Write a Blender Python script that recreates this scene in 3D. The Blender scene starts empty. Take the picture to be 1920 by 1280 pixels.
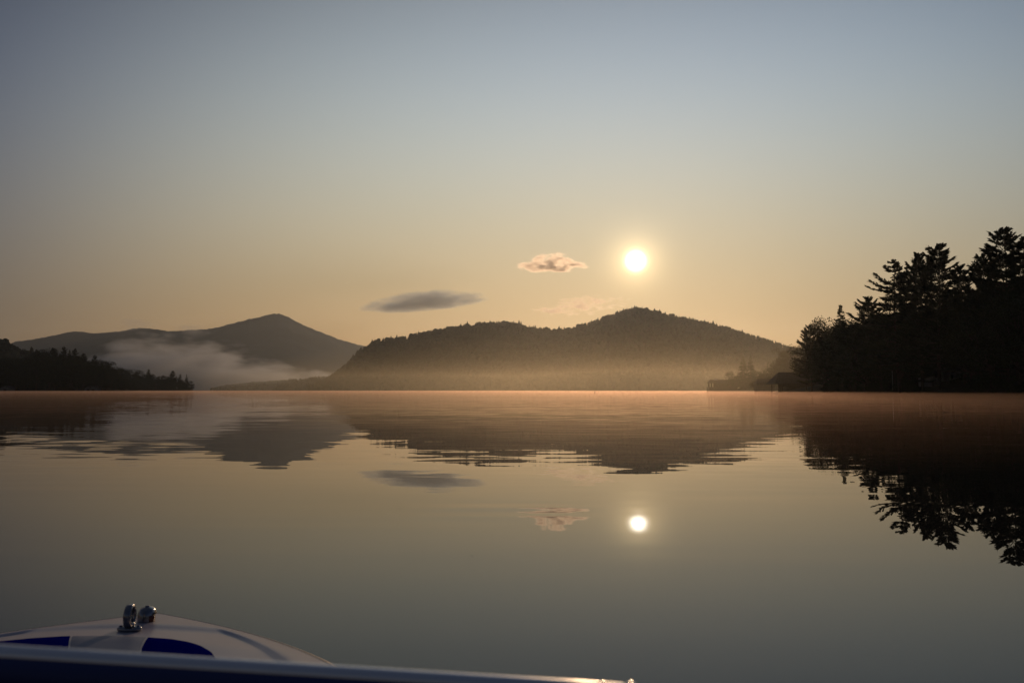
import bpy, bmesh, math, random
import numpy as np
from mathutils import Vector, Matrix, noise as mnoise

# ------------------------------------------------------------------ camera, world, sun, exposure
S = bpy.context.scene
COL = S.collection
EYE = 1.4                                   # eye height over the lake, sitting in the boat
FPX = 1920 * 28 / 36                        # focal length in photo pixels
PITCH = math.atan((731.5 - 640) / FPX)
cam = bpy.data.objects.new("camera", bpy.data.cameras.new("camera"))
COL.objects.link(cam)
S.camera = cam
cam.data.lens = 28
cam.data.sensor_width = 36
cam.data.clip_start = 0.05
cam.data.clip_end = 60000
cam.location = (0, 0, EYE)
cam.rotation_euler = (math.pi / 2 + PITCH, 0, 0)
cam.data.dof.use_dof = True
cam.data.dof.focus_distance = 60
cam.data.dof.aperture_fstop = 9.0


def ray(px, py):
    """direction through a photo pixel, y component left unnormalised"""
    cx, cy = (px - 960) / FPX, (640 - py) / FPX
    c, s = math.cos(PITCH), math.sin(PITCH)
    return Vector((cx, c - cy * s, s + cy * c))


def at(px, py, depth):
    d = ray(px, py)
    return Vector((0, 0, EYE)) + d * (depth / d.y)


def on_z(px, py, z):
    d = ray(px, py)
    return Vector((0, 0, EYE)) + d * ((z - EYE) / d.z)


SUN = ray(1192, 489).normalized()
SUN_EL = math.asin(SUN.z)
SUN_AZ = math.atan2(SUN.x, SUN.y)

S.view_settings.view_transform = 'Standard'
S.view_settings.look = 'None'
S.view_settings.exposure = 0
S.view_settings.gamma = 1
S.cycles.use_denoising = True
S.cycles.max_bounces = 8
S.cycles.diffuse_bounces = 2
S.cycles.glossy_bounces = 4
S.cycles.volume_bounces = 0
S.cycles.transparent_max_bounces = 64
S.cycles.volume_step_rate = 1.0
S.cycles.volume_max_steps = 256
S.cycles.sample_clamp_indirect = 6
S.cycles.sample_clamp_direct = 0


class Nodes:
    """tiny helper for building node trees"""
    def __init__(self, tree):
        self.t = tree

    def new(self, kind, **kw):
        n = self.t.nodes.new(kind)
        for k, v in kw.items():
            setattr(n, k, v)
        return n

    def put(self, sock, v):
        if isinstance(v, bpy.types.NodeSocket):
            self.t.links.new(v, sock)
        elif v is not None:
            sock.default_value = v

    def m(self, op, a, b=None, c=None):
        n = self.new('ShaderNodeMath', operation=op)
        self.put(n.inputs[0], a)
        self.put(n.inputs[1], b)
        self.put(n.inputs[2], c)
        return n.outputs[0]

    def v(self, op, a, b=None):
        n = self.new('ShaderNodeVectorMath', operation=op)
        self.put(n.inputs[0], a)
        self.put(n.inputs[1], b)
        return n.outputs[1] if op in ('DOT_PRODUCT', 'LENGTH') else n.outputs[0]


# veil of high haze: log radiance per channel over [1, z, z^2, c, c^2, zc, x]; c = cosine to the sun, x = toward east
VEIL = [[-16.787, -3.053, -7.8314, 31.4206, -15.7107, 6.2657, -0.3717], [-15.5465, -0.1004, -12.8539, 27.749, -14.0928, 7.7925, -0.2465], [-10.0315, 2.5389, -18.6992, 14.8213, -7.9589, 11.0363, -0.0758]]
#VEIL_END
SKY_STRENGTH = 0.004
world = bpy.data.worlds.new("World")
S.world = world
world.use_nodes = True
W = Nodes(world.node_tree)
world.node_tree.nodes.clear()
tc = W.new('ShaderNodeTexCoord')
dirn = W.v('NORMALIZE', tc.outputs['Generated'])
sep = W.new('ShaderNodeSeparateXYZ')
W.put(sep.inputs[0], dirn)
zz = W.m('MINIMUM', W.m('MAXIMUM', sep.outputs[2], 0.0), 0.47)
c0 = W.v('DOT_PRODUCT', dirn, tuple(SUN))
cc = W.m('MAXIMUM', c0, 0.69)
z2, c2, zc = W.m('MULTIPLY', zz, zz), W.m('MULTIPLY', cc, cc), W.m('MULTIPLY', zz, cc)
xx = W.m('MINIMUM', W.m('MAXIMUM', sep.outputs[0], -0.55), 0.55)
chan = []
for k in VEIL:
    s = W.m('MULTIPLY_ADD', zz, k[1], k[0])
    for q, coef in ((z2, k[2]), (cc, k[3]), (c2, k[4]), (zc, k[5]), (xx, k[6])):
        s = W.m('MULTIPLY_ADD', q, coef, s)
    chan.append(W.m('EXPONENT', s))
# the air dims away from the sun behind the camera
back = W.m('MULTIPLY_ADD', W.m('MINIMUM', W.m('MAXIMUM', W.m('ADD', c0, 1.0), 0.0), 1.0), 0.45, 0.55)
comb = W.new('ShaderNodeCombineXYZ')
for i in range(3):
    W.put(comb.inputs[i], W.m('MULTIPLY', chan[i], back))
sky = W.new('ShaderNodeTexSky', sky_type='NISHITA', sun_disc=False)
sky.sun_elevation = SUN_EL
sky.sun_rotation = SUN_AZ
sky.air_density = 1.0
sky.dust_density = 1.0
sky.ozone_density = 1.0
nish = W.new('ShaderNodeVectorMath', operation='SCALE')
W.put(nish.inputs[0], sky.outputs[0])
nish.inputs[3].default_value = SKY_STRENGTH
# the sun's own disc seen through the haze and the aureole round it
th = W.m('SQRT', W.m('MAXIMUM', W.m('MULTIPLY', W.m('SUBTRACT', 1.0, c0), 2.0), 1e-8))
core = W.m('MULTIPLY', W.m('EXPONENT', W.m('MULTIPLY', W.m('MULTIPLY', th, th), -1 / (2 * math.radians(0.30) ** 2))), 9.0)
halo = W.m('MULTIPLY', W.m('EXPONENT', W.m('MULTIPLY', th, -1 / math.radians(0.85))), 2.0)
glow = W.new('ShaderNodeCombineXYZ')
for i, (a, b) in enumerate(((1.0, 1.0), (0.96, 0.72), (0.86, 0.36))):
    W.put(glow.inputs[i], W.m('ADD', W.m('MULTIPLY', core, a), W.m('MULTIPLY', halo, b)))
tot = W.v('ADD', W.v('ADD', comb.outputs[0], nish.outputs[0]), glow.outputs[0])
bg = W.new('ShaderNodeBackground')
W.put(bg.inputs[0], tot)
bg.inputs[1].default_value = 1.0
wo = W.new('ShaderNodeOutputWorld')
W.put(wo.inputs[0], bg.outputs[0])
world.cycles.sampling_method = 'MANUAL'
world.cycles.sample_map_resolution = 2048

sun = bpy.data.objects.new("sun", bpy.data.lights.new("sun", 'SUN'))
COL.objects.link(sun)
sun.data.energy = 1.3
sun.data.angle = math.radians(0.5)
sun.data.color = (1.0, 0.635, 0.355)
sun.rotation_euler = SUN.to_track_quat('Z', 'Y').to_euler()

# ------------------------------------------------------------------ helpers
RNG = np.random.default_rng(7)


def tag(o, label=None, cat=None, group=None, kind=None):
    for k, v in (("label", label), ("category", cat), ("group", group), ("kind", kind)):
        if v:
            o[k] = v
    return o


def link(name, data, parent=None, loc=None):
    o = bpy.data.objects.new(name, data)
    COL.objects.link(o)
    if parent:
        o.parent = parent
    if loc is not None:
        o.location = loc
    return o


def mesh(name, verts, faces, mats, smooth=False, mat_idx=None):
    me = bpy.data.meshes.new(name)
    me.from_pydata([tuple(v) for v in verts], [], [tuple(int(i) for i in f) for f in faces])
    for m in (mats if isinstance(mats, (list, tuple)) else [mats]):
        me.materials.append(m)
    if mat_idx is not None:
        me.polygons.foreach_set("material_index", np.asarray(mat_idx, dtype=np.int32))
    if smooth:
        me.polygons.foreach_set("use_smooth", [True] * len(me.polygons))
    me.update()
    return me


def mat(name, color, rough=0.8, spec=0.3, metal=0.0, noise=None, coat=0.0, two=None):
    m = bpy.data.materials.new(name)
    m.use_nodes = True
    N = Nodes(m.node_tree)
    b = m.node_tree.nodes['Principled BSDF']
    b.inputs['Base Color'].default_value = (*color, 1)
    b.inputs['Roughness'].default_value = rough
    b.inputs['Specular IOR Level'].default_value = spec
    b.inputs['Metallic'].default_value = metal
    b.inputs['Coat Weight'].default_value = coat
    if noise:
        sc, amt = noise
        tcn = N.new('ShaderNodeTexCoord')
        nz = N.new('ShaderNodeTexNoise')
        nz.inputs['Scale'].default_value = sc
        nz.inputs['Detail'].default_value = 5
        N.put(nz.inputs['Vector'], tcn.outputs['Object'])
        rp = N.new('ShaderNodeValToRGB')
        rp.color_ramp.elements[0].position = 0.3
        rp.color_ramp.elements[1].position = 0.7
        lo = two if two else tuple(c * (1 - amt) for c in color)
        rp.color_ramp.elements[0].color = (*lo, 1)
        rp.color_ramp.elements[1].color = (*[min(1, c * (1 + amt * .6)) for c in color], 1)
        N.put(rp.inputs[0], nz.outputs[0])
        N.put(b.inputs['Base Color'], rp.outputs[0])
    return m


def volume(name, color, density, aniso, absorb=None):
    m = bpy.data.materials.new(name)
    m.use_nodes = True
    m.node_tree.nodes.clear()
    N = Nodes(m.node_tree)
    o = N.new('ShaderNodeOutputMaterial')
    p = N.new('ShaderNodeVolumePrincipled')
    p.inputs['Color'].default_value = (*color, 1)
    p.inputs['Density'].default_value = density
    p.inputs['Anisotropy'].default_value = aniso
    if absorb:
        p.inputs['Absorption Color'].default_value = (*absorb, 1)
    N.put(o.inputs['Volume'], p.outputs[0])
    return m, N, p


class MB:
    """collects shapes that become one mesh"""
    def __init__(self):
        self.v, self.f, self.mi = [], [], []

    def add(self, v, f, mi=0):
        k = len(self.v)
        self.v += [tuple(p) for p in v]
        self.f += [tuple(i + k for i in q) for q in f]
        self.mi += [mi] * len(f)
        return self

    def box(self, x0, x1, y0, y1, z0, z1, mi=0):
        v = [(x, y, z) for z in (z0, z1) for y in (y0, y1) for x in (x0, x1)]
        f = [(0, 2, 3, 1), (4, 5, 7, 6), (0, 1, 5, 4), (2, 6, 7, 3), (0, 4, 6, 2), (1, 3, 7, 5)]
        return self.add(v, f, mi)

    def tube(self, pts, rad, n=8, mi=0, cap=True, squash=1.0):
        pts = [Vector(p) for p in pts]
        rad = rad if isinstance(rad, (list, tuple)) else [rad] * len(pts)
        v, f = [], []
        prev = None
        for i, p in enumerate(pts):
            t = (pts[min(i + 1, len(pts) - 1)] - pts[max(i - 1, 0)]).normalized()
            if prev is None:
                a = Vector((0, 0, 1)) if abs(t.z) < .9 else Vector((1, 0, 0))
                u = t.cross(a).normalized()
            else:
                u = (prev - t * prev.dot(t)).normalized()
            prev = u
            w = t.cross(u)
            for k in range(n):
                an = 2 * math.pi * k / n
                v.append(p + (u * math.cos(an) * squash + w * math.sin(an)) * rad[i])
        for i in range(len(pts) - 1):
            for k in range(n):
                a, b = i * n + k, i * n + (k + 1) % n
                f.append((a, b, b + n, a + n))
        if cap:
            f.append(tuple(range(n))[::-1])
            f.append(tuple(range((len(pts) - 1) * n, len(pts) * n)))
        return self.add(v, f, mi)

    def build(self, name, mats, parent=None, smooth=False, loc=None):
        return link(name, mesh(name, self.v, self.f, mats, smooth, self.mi), parent, loc)


def interp(xs, pts):
    p = np.array(pts, float)
    return np.interp(xs, p[:, 0], p[:, 1])


def smooth_noise(x, y, sc, seed):
    return mnoise.noise(Vector((x / sc + seed * 17.3, y / sc - seed * 9.1, seed * 3.7)))


# ------------------------------------------------------------------ materials
M_needle = mat("needle_green", (0.026, 0.036, 0.02), 0.9, 0.1, noise=(0.4, 0.4))
M_leaf = mat("leaf_green", (0.03, 0.038, 0.018), 0.9, 0.1, noise=(0.5, 0.4))
M_bark = mat("bark", (0.06, 0.045, 0.035), 0.9, 0.1, noise=(3, 0.4))
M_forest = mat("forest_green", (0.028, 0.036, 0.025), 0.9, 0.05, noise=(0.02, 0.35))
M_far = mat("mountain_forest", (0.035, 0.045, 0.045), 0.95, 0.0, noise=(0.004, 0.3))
M_soil = mat("bank_soil", (0.022, 0.022, 0.016), 0.95, 0.05, noise=(0.2, 0.4))
M_darkwood = mat("dark_timber", (0.05, 0.04, 0.032), 0.85, 0.2, noise=(1.5, 0.4))
M_shingle = mat("roof_shingle", (0.045, 0.04, 0.038), 0.85, 0.2, noise=(2.0, 0.35))
M_trim = mat("pale_trim_paint", (0.6, 0.6, 0.58), 0.6, 0.3, noise=(2.0, 0.1))
M_palewall = mat("weathered_pale_wall", (0.13, 0.13, 0.125), 0.9, 0.1, noise=(1.0, 0.2))
M_greywall = mat("grey_clapboard", (0.22, 0.21, 0.22), 0.8, 0.2, noise=(1.2, 0.25))
M_glass = mat("window_glass", (0.02, 0.025, 0.03), 0.08, 0.6)
M_pole = mat("pole_paint", (0.16, 0.155, 0.15), 0.6, 0.3)
M_buoy = mat("buoy_plastic", (0.05, 0.04, 0.04), 0.5, 0.4)


# ------------------------------------------------------------------ water
def build_water():
    m = bpy.data.materials.new("lake_water")
    m.use_nodes = True
    N = Nodes(m.node_tree)
    b = m.node_tree.nodes['Principled BSDF']
    b.inputs['Base Color'].default_value = (0.010, 0.011, 0.010, 1)
    b.inputs['Roughness'].default_value = 0.0
    b.inputs['IOR'].default_value = 1.27
    b.inputs['Specular IOR Level'].default_value = 0.5
    g = N.new('ShaderNodeNewGeometry')
    pos = g.outputs['Position']
    sp = N.new('ShaderNodeSeparateXYZ')
    N.put(sp.inputs[0], pos)

    def slope(scale, detail, off, seed_rot=0.0):
        mp = N.new('ShaderNodeMapping')
        mp.inputs['Location'].default_value = off
        mp.inputs['Rotation'].default_value = (0, 0, math.radians(seed_rot))
        mp.inputs['Scale'].default_value = scale
        N.put(mp.inputs['Vector'], pos)
        nz = N.new('ShaderNodeTexNoise')
        nz.inputs['Scale'].default_value = 1.0
        nz.inputs['Detail'].default_value = detail
        nz.inputs['Roughness'].default_value = 0.45
        N.put(nz.inputs['Vector'], mp.outputs[0])
        return N.v('SUBTRACT', nz.outputs['Color'], (0.5, 0.5, 0.5))

    def value(scale, off, lo, hi):
        mp = N.new('ShaderNodeMapping')
        mp.inputs['Location'].default_value = off
        mp.inputs['Scale'].default_value = scale
        N.put(mp.inputs['Vector'], pos)
        nz = N.new('ShaderNodeTexNoise')
        nz.inputs['Scale'].default_value = 1.0
        nz.inputs['Detail'].default_value = 2
        N.put(nz.inputs['Vector'], mp.outputs[0])
        mr = N.new('ShaderNodeMapRange')
        mr.inputs['From Min'].default_value = 0.35
        mr.inputs['From Max'].default_value = 0.65
        mr.inputs['To Min'].default_value = lo
        mr.inputs['To Max'].default_value = hi
        N.put(mr.inputs[0], nz.outputs[0])
        return mr.outputs[0]

    # light air ruffles the lake farther out; it is glassy by the boat
    ruffle = N.new('ShaderNodeMapRange')
    ruffle.interpolation_type = 'SMOOTHSTEP'
    ruffle.inputs['From Min'].default_value = 8.5
    ruffle.inputs['From Max'].default_value = 17.0
    ruffle.inputs['To Min'].default_value = 0.03
    ruffle.inputs['To Max'].default_value = 1.0
    N.put(ruffle.inputs[0], sp.outputs[1])
    patch = value((0.05, 0.035, 1), (3, 1, 0), 0.35, 1.3)
    far_patch = value((0.004, 0.02, 1), (9, 4, 0), 0.5, 1.5)
    k = N.m('MULTIPLY', N.m('MULTIPLY', ruffle.outputs[0], patch), far_patch)
    small = slope((0.9, 3.0, 1), 1.5, (0, 0, 0), 4)
    mid = slope((0.22, 0.85, 1), 1.0, (31, 7, 0), -5)
    swell = slope((0.05, 0.30, 1), 1.0, (11, 23, 0), -8)
    # a cat's paw of long low ripples left of the sun's glitter, fainter ones drifting everywhere
    paw = N.v('LENGTH', N.v('MULTIPLY', N.v('SUBTRACT', pos, (-0.1, 9.3, 0.0)), (0.9, 0.9, 0.0)))
    pk = N.new('ShaderNodeMapRange')
    pk.interpolation_type = 'SMOOTHSTEP'
    pk.inputs['From Min'].default_value = 0.3
    pk.inputs['From Max'].default_value = 1.3
    pk.inputs['To Min'].default_value = 1.0
    pk.inputs['To Max'].default_value = 0.08
    N.put(pk.inputs[0], paw)
    ripple = slope((0.22, 2.3, 1), 0.5, (5, 3, 0), -7)
    acc = None
    for src, ax, ay, mod in ((small, 0.028, 0.055, k), (mid, 0.010, 0.034, k), (swell, 0.003, 0.008, 1.0), (ripple, 0.004, 0.060, N.m('MAXIMUM', pk.outputs[0], value((0.22, 0.5, 1), (4, 9, 0), 0.0, 0.22)))):
        q = N.v('MULTIPLY', src, (ax, ay, 0.0))
        s = N.new('ShaderNodeVectorMath', operation='SCALE')
        N.put(s.inputs[0], q)
        N.put(s.inputs[3], mod)
        acc = s.outputs[0] if acc is None else N.v('ADD', acc, s.outputs[0])
    nrm = N.v('NORMALIZE', N.v('ADD', acc, (0, 0, 1)))
    N.put(b.inputs['Normal'], nrm)
    R = 9000
    me = mesh("water", [(-R, -600, 0), (R, -600, 0), (R, 9000, 0), (-R, 9000, 0)], [(0, 1, 2, 3)], m)
    return tag(link("water", me), "still grey lake mirroring the sunrise sky and hills", "lake", kind="structure")


build_water()


# ------------------------------------------------------------------ terrain and far forest
def ridge_terrain(name, prof, y_ridge, y_shore, y_back, px0, px1, m, canopy_px=0.0, nu=120, nv=26, seed=1,
                  rough=0.02, power=1.0, z_min=-0.6, jag=0.0):
    """hill whose skyline follows prof (photo pixels) at depth y_ridge, sloping to the shore in front and down behind"""
    pxs = np.linspace(px0, px1, nu)
    crest = np.array([at(p, y + canopy_px, y_ridge).z for p, y in zip(pxs, interp(pxs, prof))])
    rj = np.random.default_rng(seed)
    teeth = jag * (rj.normal(0, .6, nu) + np.array([2.0 * smooth_noise(p, 0, 9, seed) for p in pxs])) * (crest > 5)
    crest = np.maximum(crest, z_min)
    us = (pxs - 960) / FPX / math.cos(PITCH)
    V, F = [], []
    nb = max(4, nv // 3)
    rows = []
    for j in range(nv + nb + 1):
        if j <= nv:
            t = j / nv
            y = y_shore + (y_ridge - y_shore) * t
            g = t ** power
        else:
            t = (j - nv) / nb
            y = y_ridge + (y_back - y_ridge) * t
            g = 1 - t ** 1.3
        rows.append((y, g))
    for y, g in rows:
        for i in range(nu):
            x = us[i] * y
            n = smooth_noise(x, y, (y_ridge - y_shore) * .35, seed) + .5 * smooth_noise(x, y, (y_ridge - y_shore) * .13, seed + 1)
            edge = 4 * g * (1 - g)
            z = crest[i] * g + crest[i] * n * rough * 10 * edge * .35
            lim = y / y_ridge * (crest[i] - EYE) + EYE
            V.append((x, y, max(min(z, lim - 0.02 * crest[i] * (1 - g)) + teeth[i] * (g > .985), z_min)))
    for j in range(len(rows) - 1):
        for i in range(nu - 1):
            a = j * nu + i
            F.append((a, a + 1, a + nu + 1, a + nu))
    me = mesh(name, V, F, m, smooth=True)
    o = link(name, me)
    tag(o, kind="structure")
    A = np.array(V).reshape(len(rows), nu, 3)
    return o, A


def sample_grid(A, fu, fv):
    """points on a terrain grid at fractional columns fu and rows fv"""
    nr, nc, _ = A.shape
    i = np.clip(fu, 0, nc - 1.001)
    j = np.clip(fv, 0, nr - 1.001)
    i0, j0 = i.astype(int), j.astype(int)
    fi, fj = (i - i0)[:, None], (j - j0)[:, None]
    return (A[j0, i0] * (1 - fi) * (1 - fj) + A[j0, i0 + 1] * fi * (1 - fj) +
            A[j0 + 1, i0] * (1 - fi) * fj + A[j0 + 1, i0 + 1] * fi * fj)


def canopy(name, A, n, hmin, hmax, m, rows, spruce=0.5, seed=3, label="", ridge_extra=0, ridge_row=None, slim=0.30):
    """a far wood that reads as one mass: every tree a small tiered cone or lumpy crown, all in one mesh"""
    r = np.random.default_rng(seed)
    nr, nc, _ = A.shape
    fu = r.uniform(0, nc - 1, n)
    fv = r.uniform(rows[0], rows[1], n)
    if ridge_extra:
        fu = np.concatenate([fu, r.uniform(0, nc - 1, ridge_extra)])
        fv = np.concatenate([fv, ridge_row + r.uniform(-1.2, .6, ridge_extra)])
    P = sample_grid(A, fu, fv)
    P = P[P[:, 2] > 0.2]
    n = len(P)
    H = r.uniform(hmin, hmax, n) * (1 + .35 * (r.random(n) > .93))
    kind = r.random(n) < spruce
    V, F = [], []
    nk = 6
    for p, h, k in zip(P, H, kind):
        b = len(V)
        if k:
            prof = ((0.02, .22), (.1, slim), (.42, slim * .55), (.45, slim * .72), (.75, slim * .28), (.77, slim * .38), (1.0, 0.015))
        else:
            prof = ((0.05, .12), (.22, .36), (.5, .46), (.78, .38), (.95, .18), (1.0, .04))
            h *= .82
        jit = r.uniform(.7, 1.3, (len(prof), nk))
        a0 = r.uniform(0, 6.28)
        for q, (z, w) in enumerate(prof):
            for s in range(nk):
                an = a0 + 6.2832 * s / nk
                w2 = w * h * jit[q, s]
                V.append((p[0] + w2 * math.cos(an), p[1] + w2 * math.sin(an), p[2] - .6 + z * h * (1 + .04 * (jit[q, s] - 1))))
        for q in range(len(prof) - 1):
            for s in range(nk):
                s2 = (s + 1) % nk
                F.append((b + q * nk + s, b + q * nk + s2, b + (q + 1) * nk + s2, b + (q + 1) * nk + s))
    o = link(name, mesh(name, V, F, m))
    return tag(o, label, "forest", kind="stuff")


# far mountain with the long shoulder and the pointed summit
P_MOUNT = [(-400, 700), (-150, 668), (0, 655), (30, 640), (60, 636.5), (95, 630), (120, 624), (140, 621), (155, 622), (170, 625), (200, 623),
           (232, 620), (248, 616), (262, 615), (280, 616), (302, 618.5), (315, 621), (335, 619.5), (360, 618), (385, 617.5), (405, 614),
           (420, 609.5), (445, 604), (460, 600), (466, 597), (488, 594.5), (500, 590), (512, 587), (524, 588), (540, 594), (556, 603),
           (580, 614), (610, 626), (640, 637), (672, 646), (720, 655), (800, 668), (950, 690), (1200, 720), (1400, 740)]
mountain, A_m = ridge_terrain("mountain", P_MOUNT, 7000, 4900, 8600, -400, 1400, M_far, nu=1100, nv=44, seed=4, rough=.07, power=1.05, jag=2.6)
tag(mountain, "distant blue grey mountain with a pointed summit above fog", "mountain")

# wooded hill below the sun
P_HILL = [(540, 733), (562, 731), (585, 722), (610, 708), (632, 694), (655, 675), (672, 655), (685, 646), (705, 634), (730, 631), (760, 629),
          (785, 621), (830, 614), (870, 606), (905, 601), (945, 600), (975, 604), (1000, 611), (1030, 613), (1065, 614), (1095, 604),
          (1130, 592), (1160, 581), (1180, 575), (1195, 573), (1215, 575), (1250, 585), (1290, 594), (1330, 602), (1370, 612),
          (1400, 622), (1440, 634), (1480, 648), (1520, 655), (1600, 668), (1700, 690), (1900, 716), (2100, 735)]
hill, A_h = ridge_terrain("hill", P_HILL, 2300, 1410, 3000, 540, 2000, M_soil, canopy_px=7.5, nu=260, nv=28, seed=9, rough=.03)
tag(hill, "long wooded hill across the lake under the sun", "hill")
canopy("hill_forest", A_h, 11000, 9, 14, M_forest, (0, 27.5), .55, 5, "dark forest covering the long hill across the lake", 1500, 28)

# two low wooded shores in the gap between mountain and hill
P_LOWA = [(370, 735), (395, 729), (420, 722), (450, 718), (510, 713), (560, 709), (620, 704), (700, 700), (760, 698)]
low_a, A_la = ridge_terrain("far_shore", P_LOWA, 4030, 3850, 4400, 370, 760, M_soil, canopy_px=3.5, nu=80, nv=8, seed=12)
tag(low_a, "farthest low shore fading into fog", "shore")
canopy("far_shore_forest", A_la, 1500, 9, 14, M_forest, (0, 8), .5, 6, "faint forest on the farthest low shore", 260, 8)
P_LOWB = [(500, 735), (512, 729), (530, 721), (550, 715), (590, 710), (640, 704), (700, 700)]
low_b, A_lb = ridge_terrain("near_shore", P_LOWB, 2900, 2700, 3200, 500, 700, M_soil, canopy_px=4, nu=60, nv=8, seed=13)
tag(low_b, "low shore in front of the farthest one, beside the hill", "shore")
canopy("near_shore_forest", A_lb, 700, 9, 14, M_forest, (0, 8), .5, 8, "dim forest on the low shore beside the hill", 140, 8)

# slope rising at the far left behind the shore trees
P_LSL = [(-400, 610), (-200, 612), (-60, 622), (0, 636), (18, 644), (40, 658), (62, 661), (100, 676), (140, 694), (180, 710), (215, 731), (240, 738)]
slope_l, A_ls = ridge_terrain("wooded_slope", P_LSL, 1500, 1130, 1900, -400, 240, M_soil, canopy_px=6, nu=90, nv=12, seed=15)
tag(slope_l, "dark slope at the left edge above the shore trees", "hill")
canopy("slope_forest", A_ls, 2600, 9, 14, M_forest, (0, 12), .5, 9, "dark forest on the slope at the left edge", 350, 12)


# ------------------------------------------------------------------ tree meshes
def quad_cloud(P, D, L, Wd, r):
    """elongated leaf or needle faces at P pointing along D"""
    n = len(P)
    D = D / np.linalg.norm(D, axis=1)[:, None]
    R = r.normal(size=(n, 3))
    U = np.cross(D, R)
    U /= np.linalg.norm(U, axis=1)[:, None] + 1e-9
    L = np.asarray(L)[:, None] if np.ndim(L) else L
    Wd = np.asarray(Wd)[:, None] if np.ndim(Wd) else Wd
    V = np.stack([P - U * Wd * .3, P + D * L * .5 - U * Wd, P + D * L, P + D * L * .5 + U * Wd], 1).reshape(-1, 3)
    F = np.arange(n * 4).reshape(-1, 4)
    return V, F


def trunk_mesh(name, H, r0, r, limbs, lean=0.0):
    mb = MB()
    pts = []
    ph = r.uniform(0, 6.28)
    for t in np.linspace(0, 1, 9):
        pts.append((lean * H * t * t + .012 * H * math.sin(3 * t + ph), .01 * H * math.sin(4 * t + ph * 2), H * t - .4 * (t == 0)))
    mb.tube(pts, [max(.03, r0 * (1 - .93 * t)) for t in np.linspace(0, 1, 9)], 7)
    for pth, rr in limbs:
        mb.tube(pth, rr, 5, cap=False)
    return mesh(name, mb.v, mb.f, M_bark, smooth=True), pts


def conifer(seed, H=26, crown0=.25, rmax=5.5, top_round=.5, lift=.35, nb=85, droop=0.0, ragged=.45, bias=None, dens=95, layers=True, kind="pine"):
    """white pine (tiers of plumed, up-tipped limbs) or spruce (narrow, drooping)"""
    r = np.random.default_rng(seed)
    limbs, PP, DD, LL, WW = [], [], [], [], []
    if layers:
        nl = nb // 6
        lev = (np.arange(nl) + r.uniform(.15, .85, nl)) / nl
        hs = np.repeat(lev, 6) + r.normal(0, .007, nl * 6)
    else:
        hs = np.sort(r.uniform(0, 1, nb))
    for t in np.clip(hs, 0, .995):
        z0 = H * (crown0 + (1 - crown0) * t)
        if kind == "pine":
            w = min(1.0, ((1 - t) / top_round) ** .75) * (0.62 + .38 * min(1, t / .25))
        else:
            w = (1 - t) ** .85
        az = r.uniform(0, 2 * math.pi)
        L = rmax * w * r.uniform(1 - ragged, 1.08)
        if bias:
            L *= 1 + bias[1] * math.cos(az - bias[0])
        L = max(L, .25)
        up = lift * (0.1 + 1.5 * t ** 2) + r.normal(0, .08) - droop * (1 - t)
        d = np.array([math.cos(az), math.sin(az), 0])
        side = np.array([-math.sin(az), math.cos(az), 0])
        s = np.linspace(0, 1, 6)
        tip = r.uniform(.05, .28) * (kind == "pine")
        path = np.array([d * L * q + np.array([0, 0, z0 + L * (up * q + tip * q ** 3 - .10 * q * (1 - q))]) + side * L * .06 * math.sin(3 * q + az) for q in s])
        limbs.append(([tuple(p) for p in path[:-1]], [max(.015, .055 * (H / 26) * (.5 + L / rmax) * (1 - q)) for q in s[:-1]]))
        n = int(1.25 * dens * (.35 + .65 * L / rmax))
        q = r.uniform(.02, 1.0, n) ** .8
        base = np.stack([np.interp(q, s, path[:, i]) for i in range(3)], 1)
        spread = L * (.23 if kind == "pine" else .16) * (1.12 - q)[:, None] * (1 if kind == "pine" else 1)
        lat = r.uniform(-1, 1, n)[:, None]
        vert = r.normal(0, .35, n)[:, None]
        p = base + side * lat * spread * 1.3 + np.array([0, 0, 1]) * (np.abs(vert) * spread * .45 - (.25 * spread if kind != "pine" else 0))
        dd = d * .9 + side * lat * .9 + np.array([0, 0, 1]) * (r.uniform(-.1, .75, n)[:, None] if kind == "pine" else r.uniform(-.7, .2, n)[:, None])
        PP.append(p); DD.append(dd)
        LL.append(r.uniform(.38, .85, n) * H / 26 * min(1, .35 + L / 2.2))
        WW.append(r.uniform(.06, .15, n) * H / 26)
    # leader: a tapering tip
    n = 80
    q = r.uniform(.92, 1.0, n)
    an = r.uniform(0, 6.28, n)
    w = (1.0 - q) / .08
    PP.append(np.stack([.25 * w * np.cos(an), .25 * w * np.sin(an), q * H], 1))
    DD.append(np.stack([np.cos(an) * (.25 + w), np.sin(an) * (.25 + w), r.uniform(.5, 1.3, n)], 1))
    LL.append((.25 + .55 * w) * r.uniform(.7, 1.2, n) * H / 26)
    WW.append(r.uniform(.05, .10, n) * H / 26)
    V, F = quad_cloud(np.concatenate(PP), np.concatenate(DD), np.concatenate(LL), np.concatenate(WW), r)
    tm, _ = trunk_mesh("trunk", H * .99, .012 * H, r, limbs)
    return tm, mesh("crown", V, F, M_needle)


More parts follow.
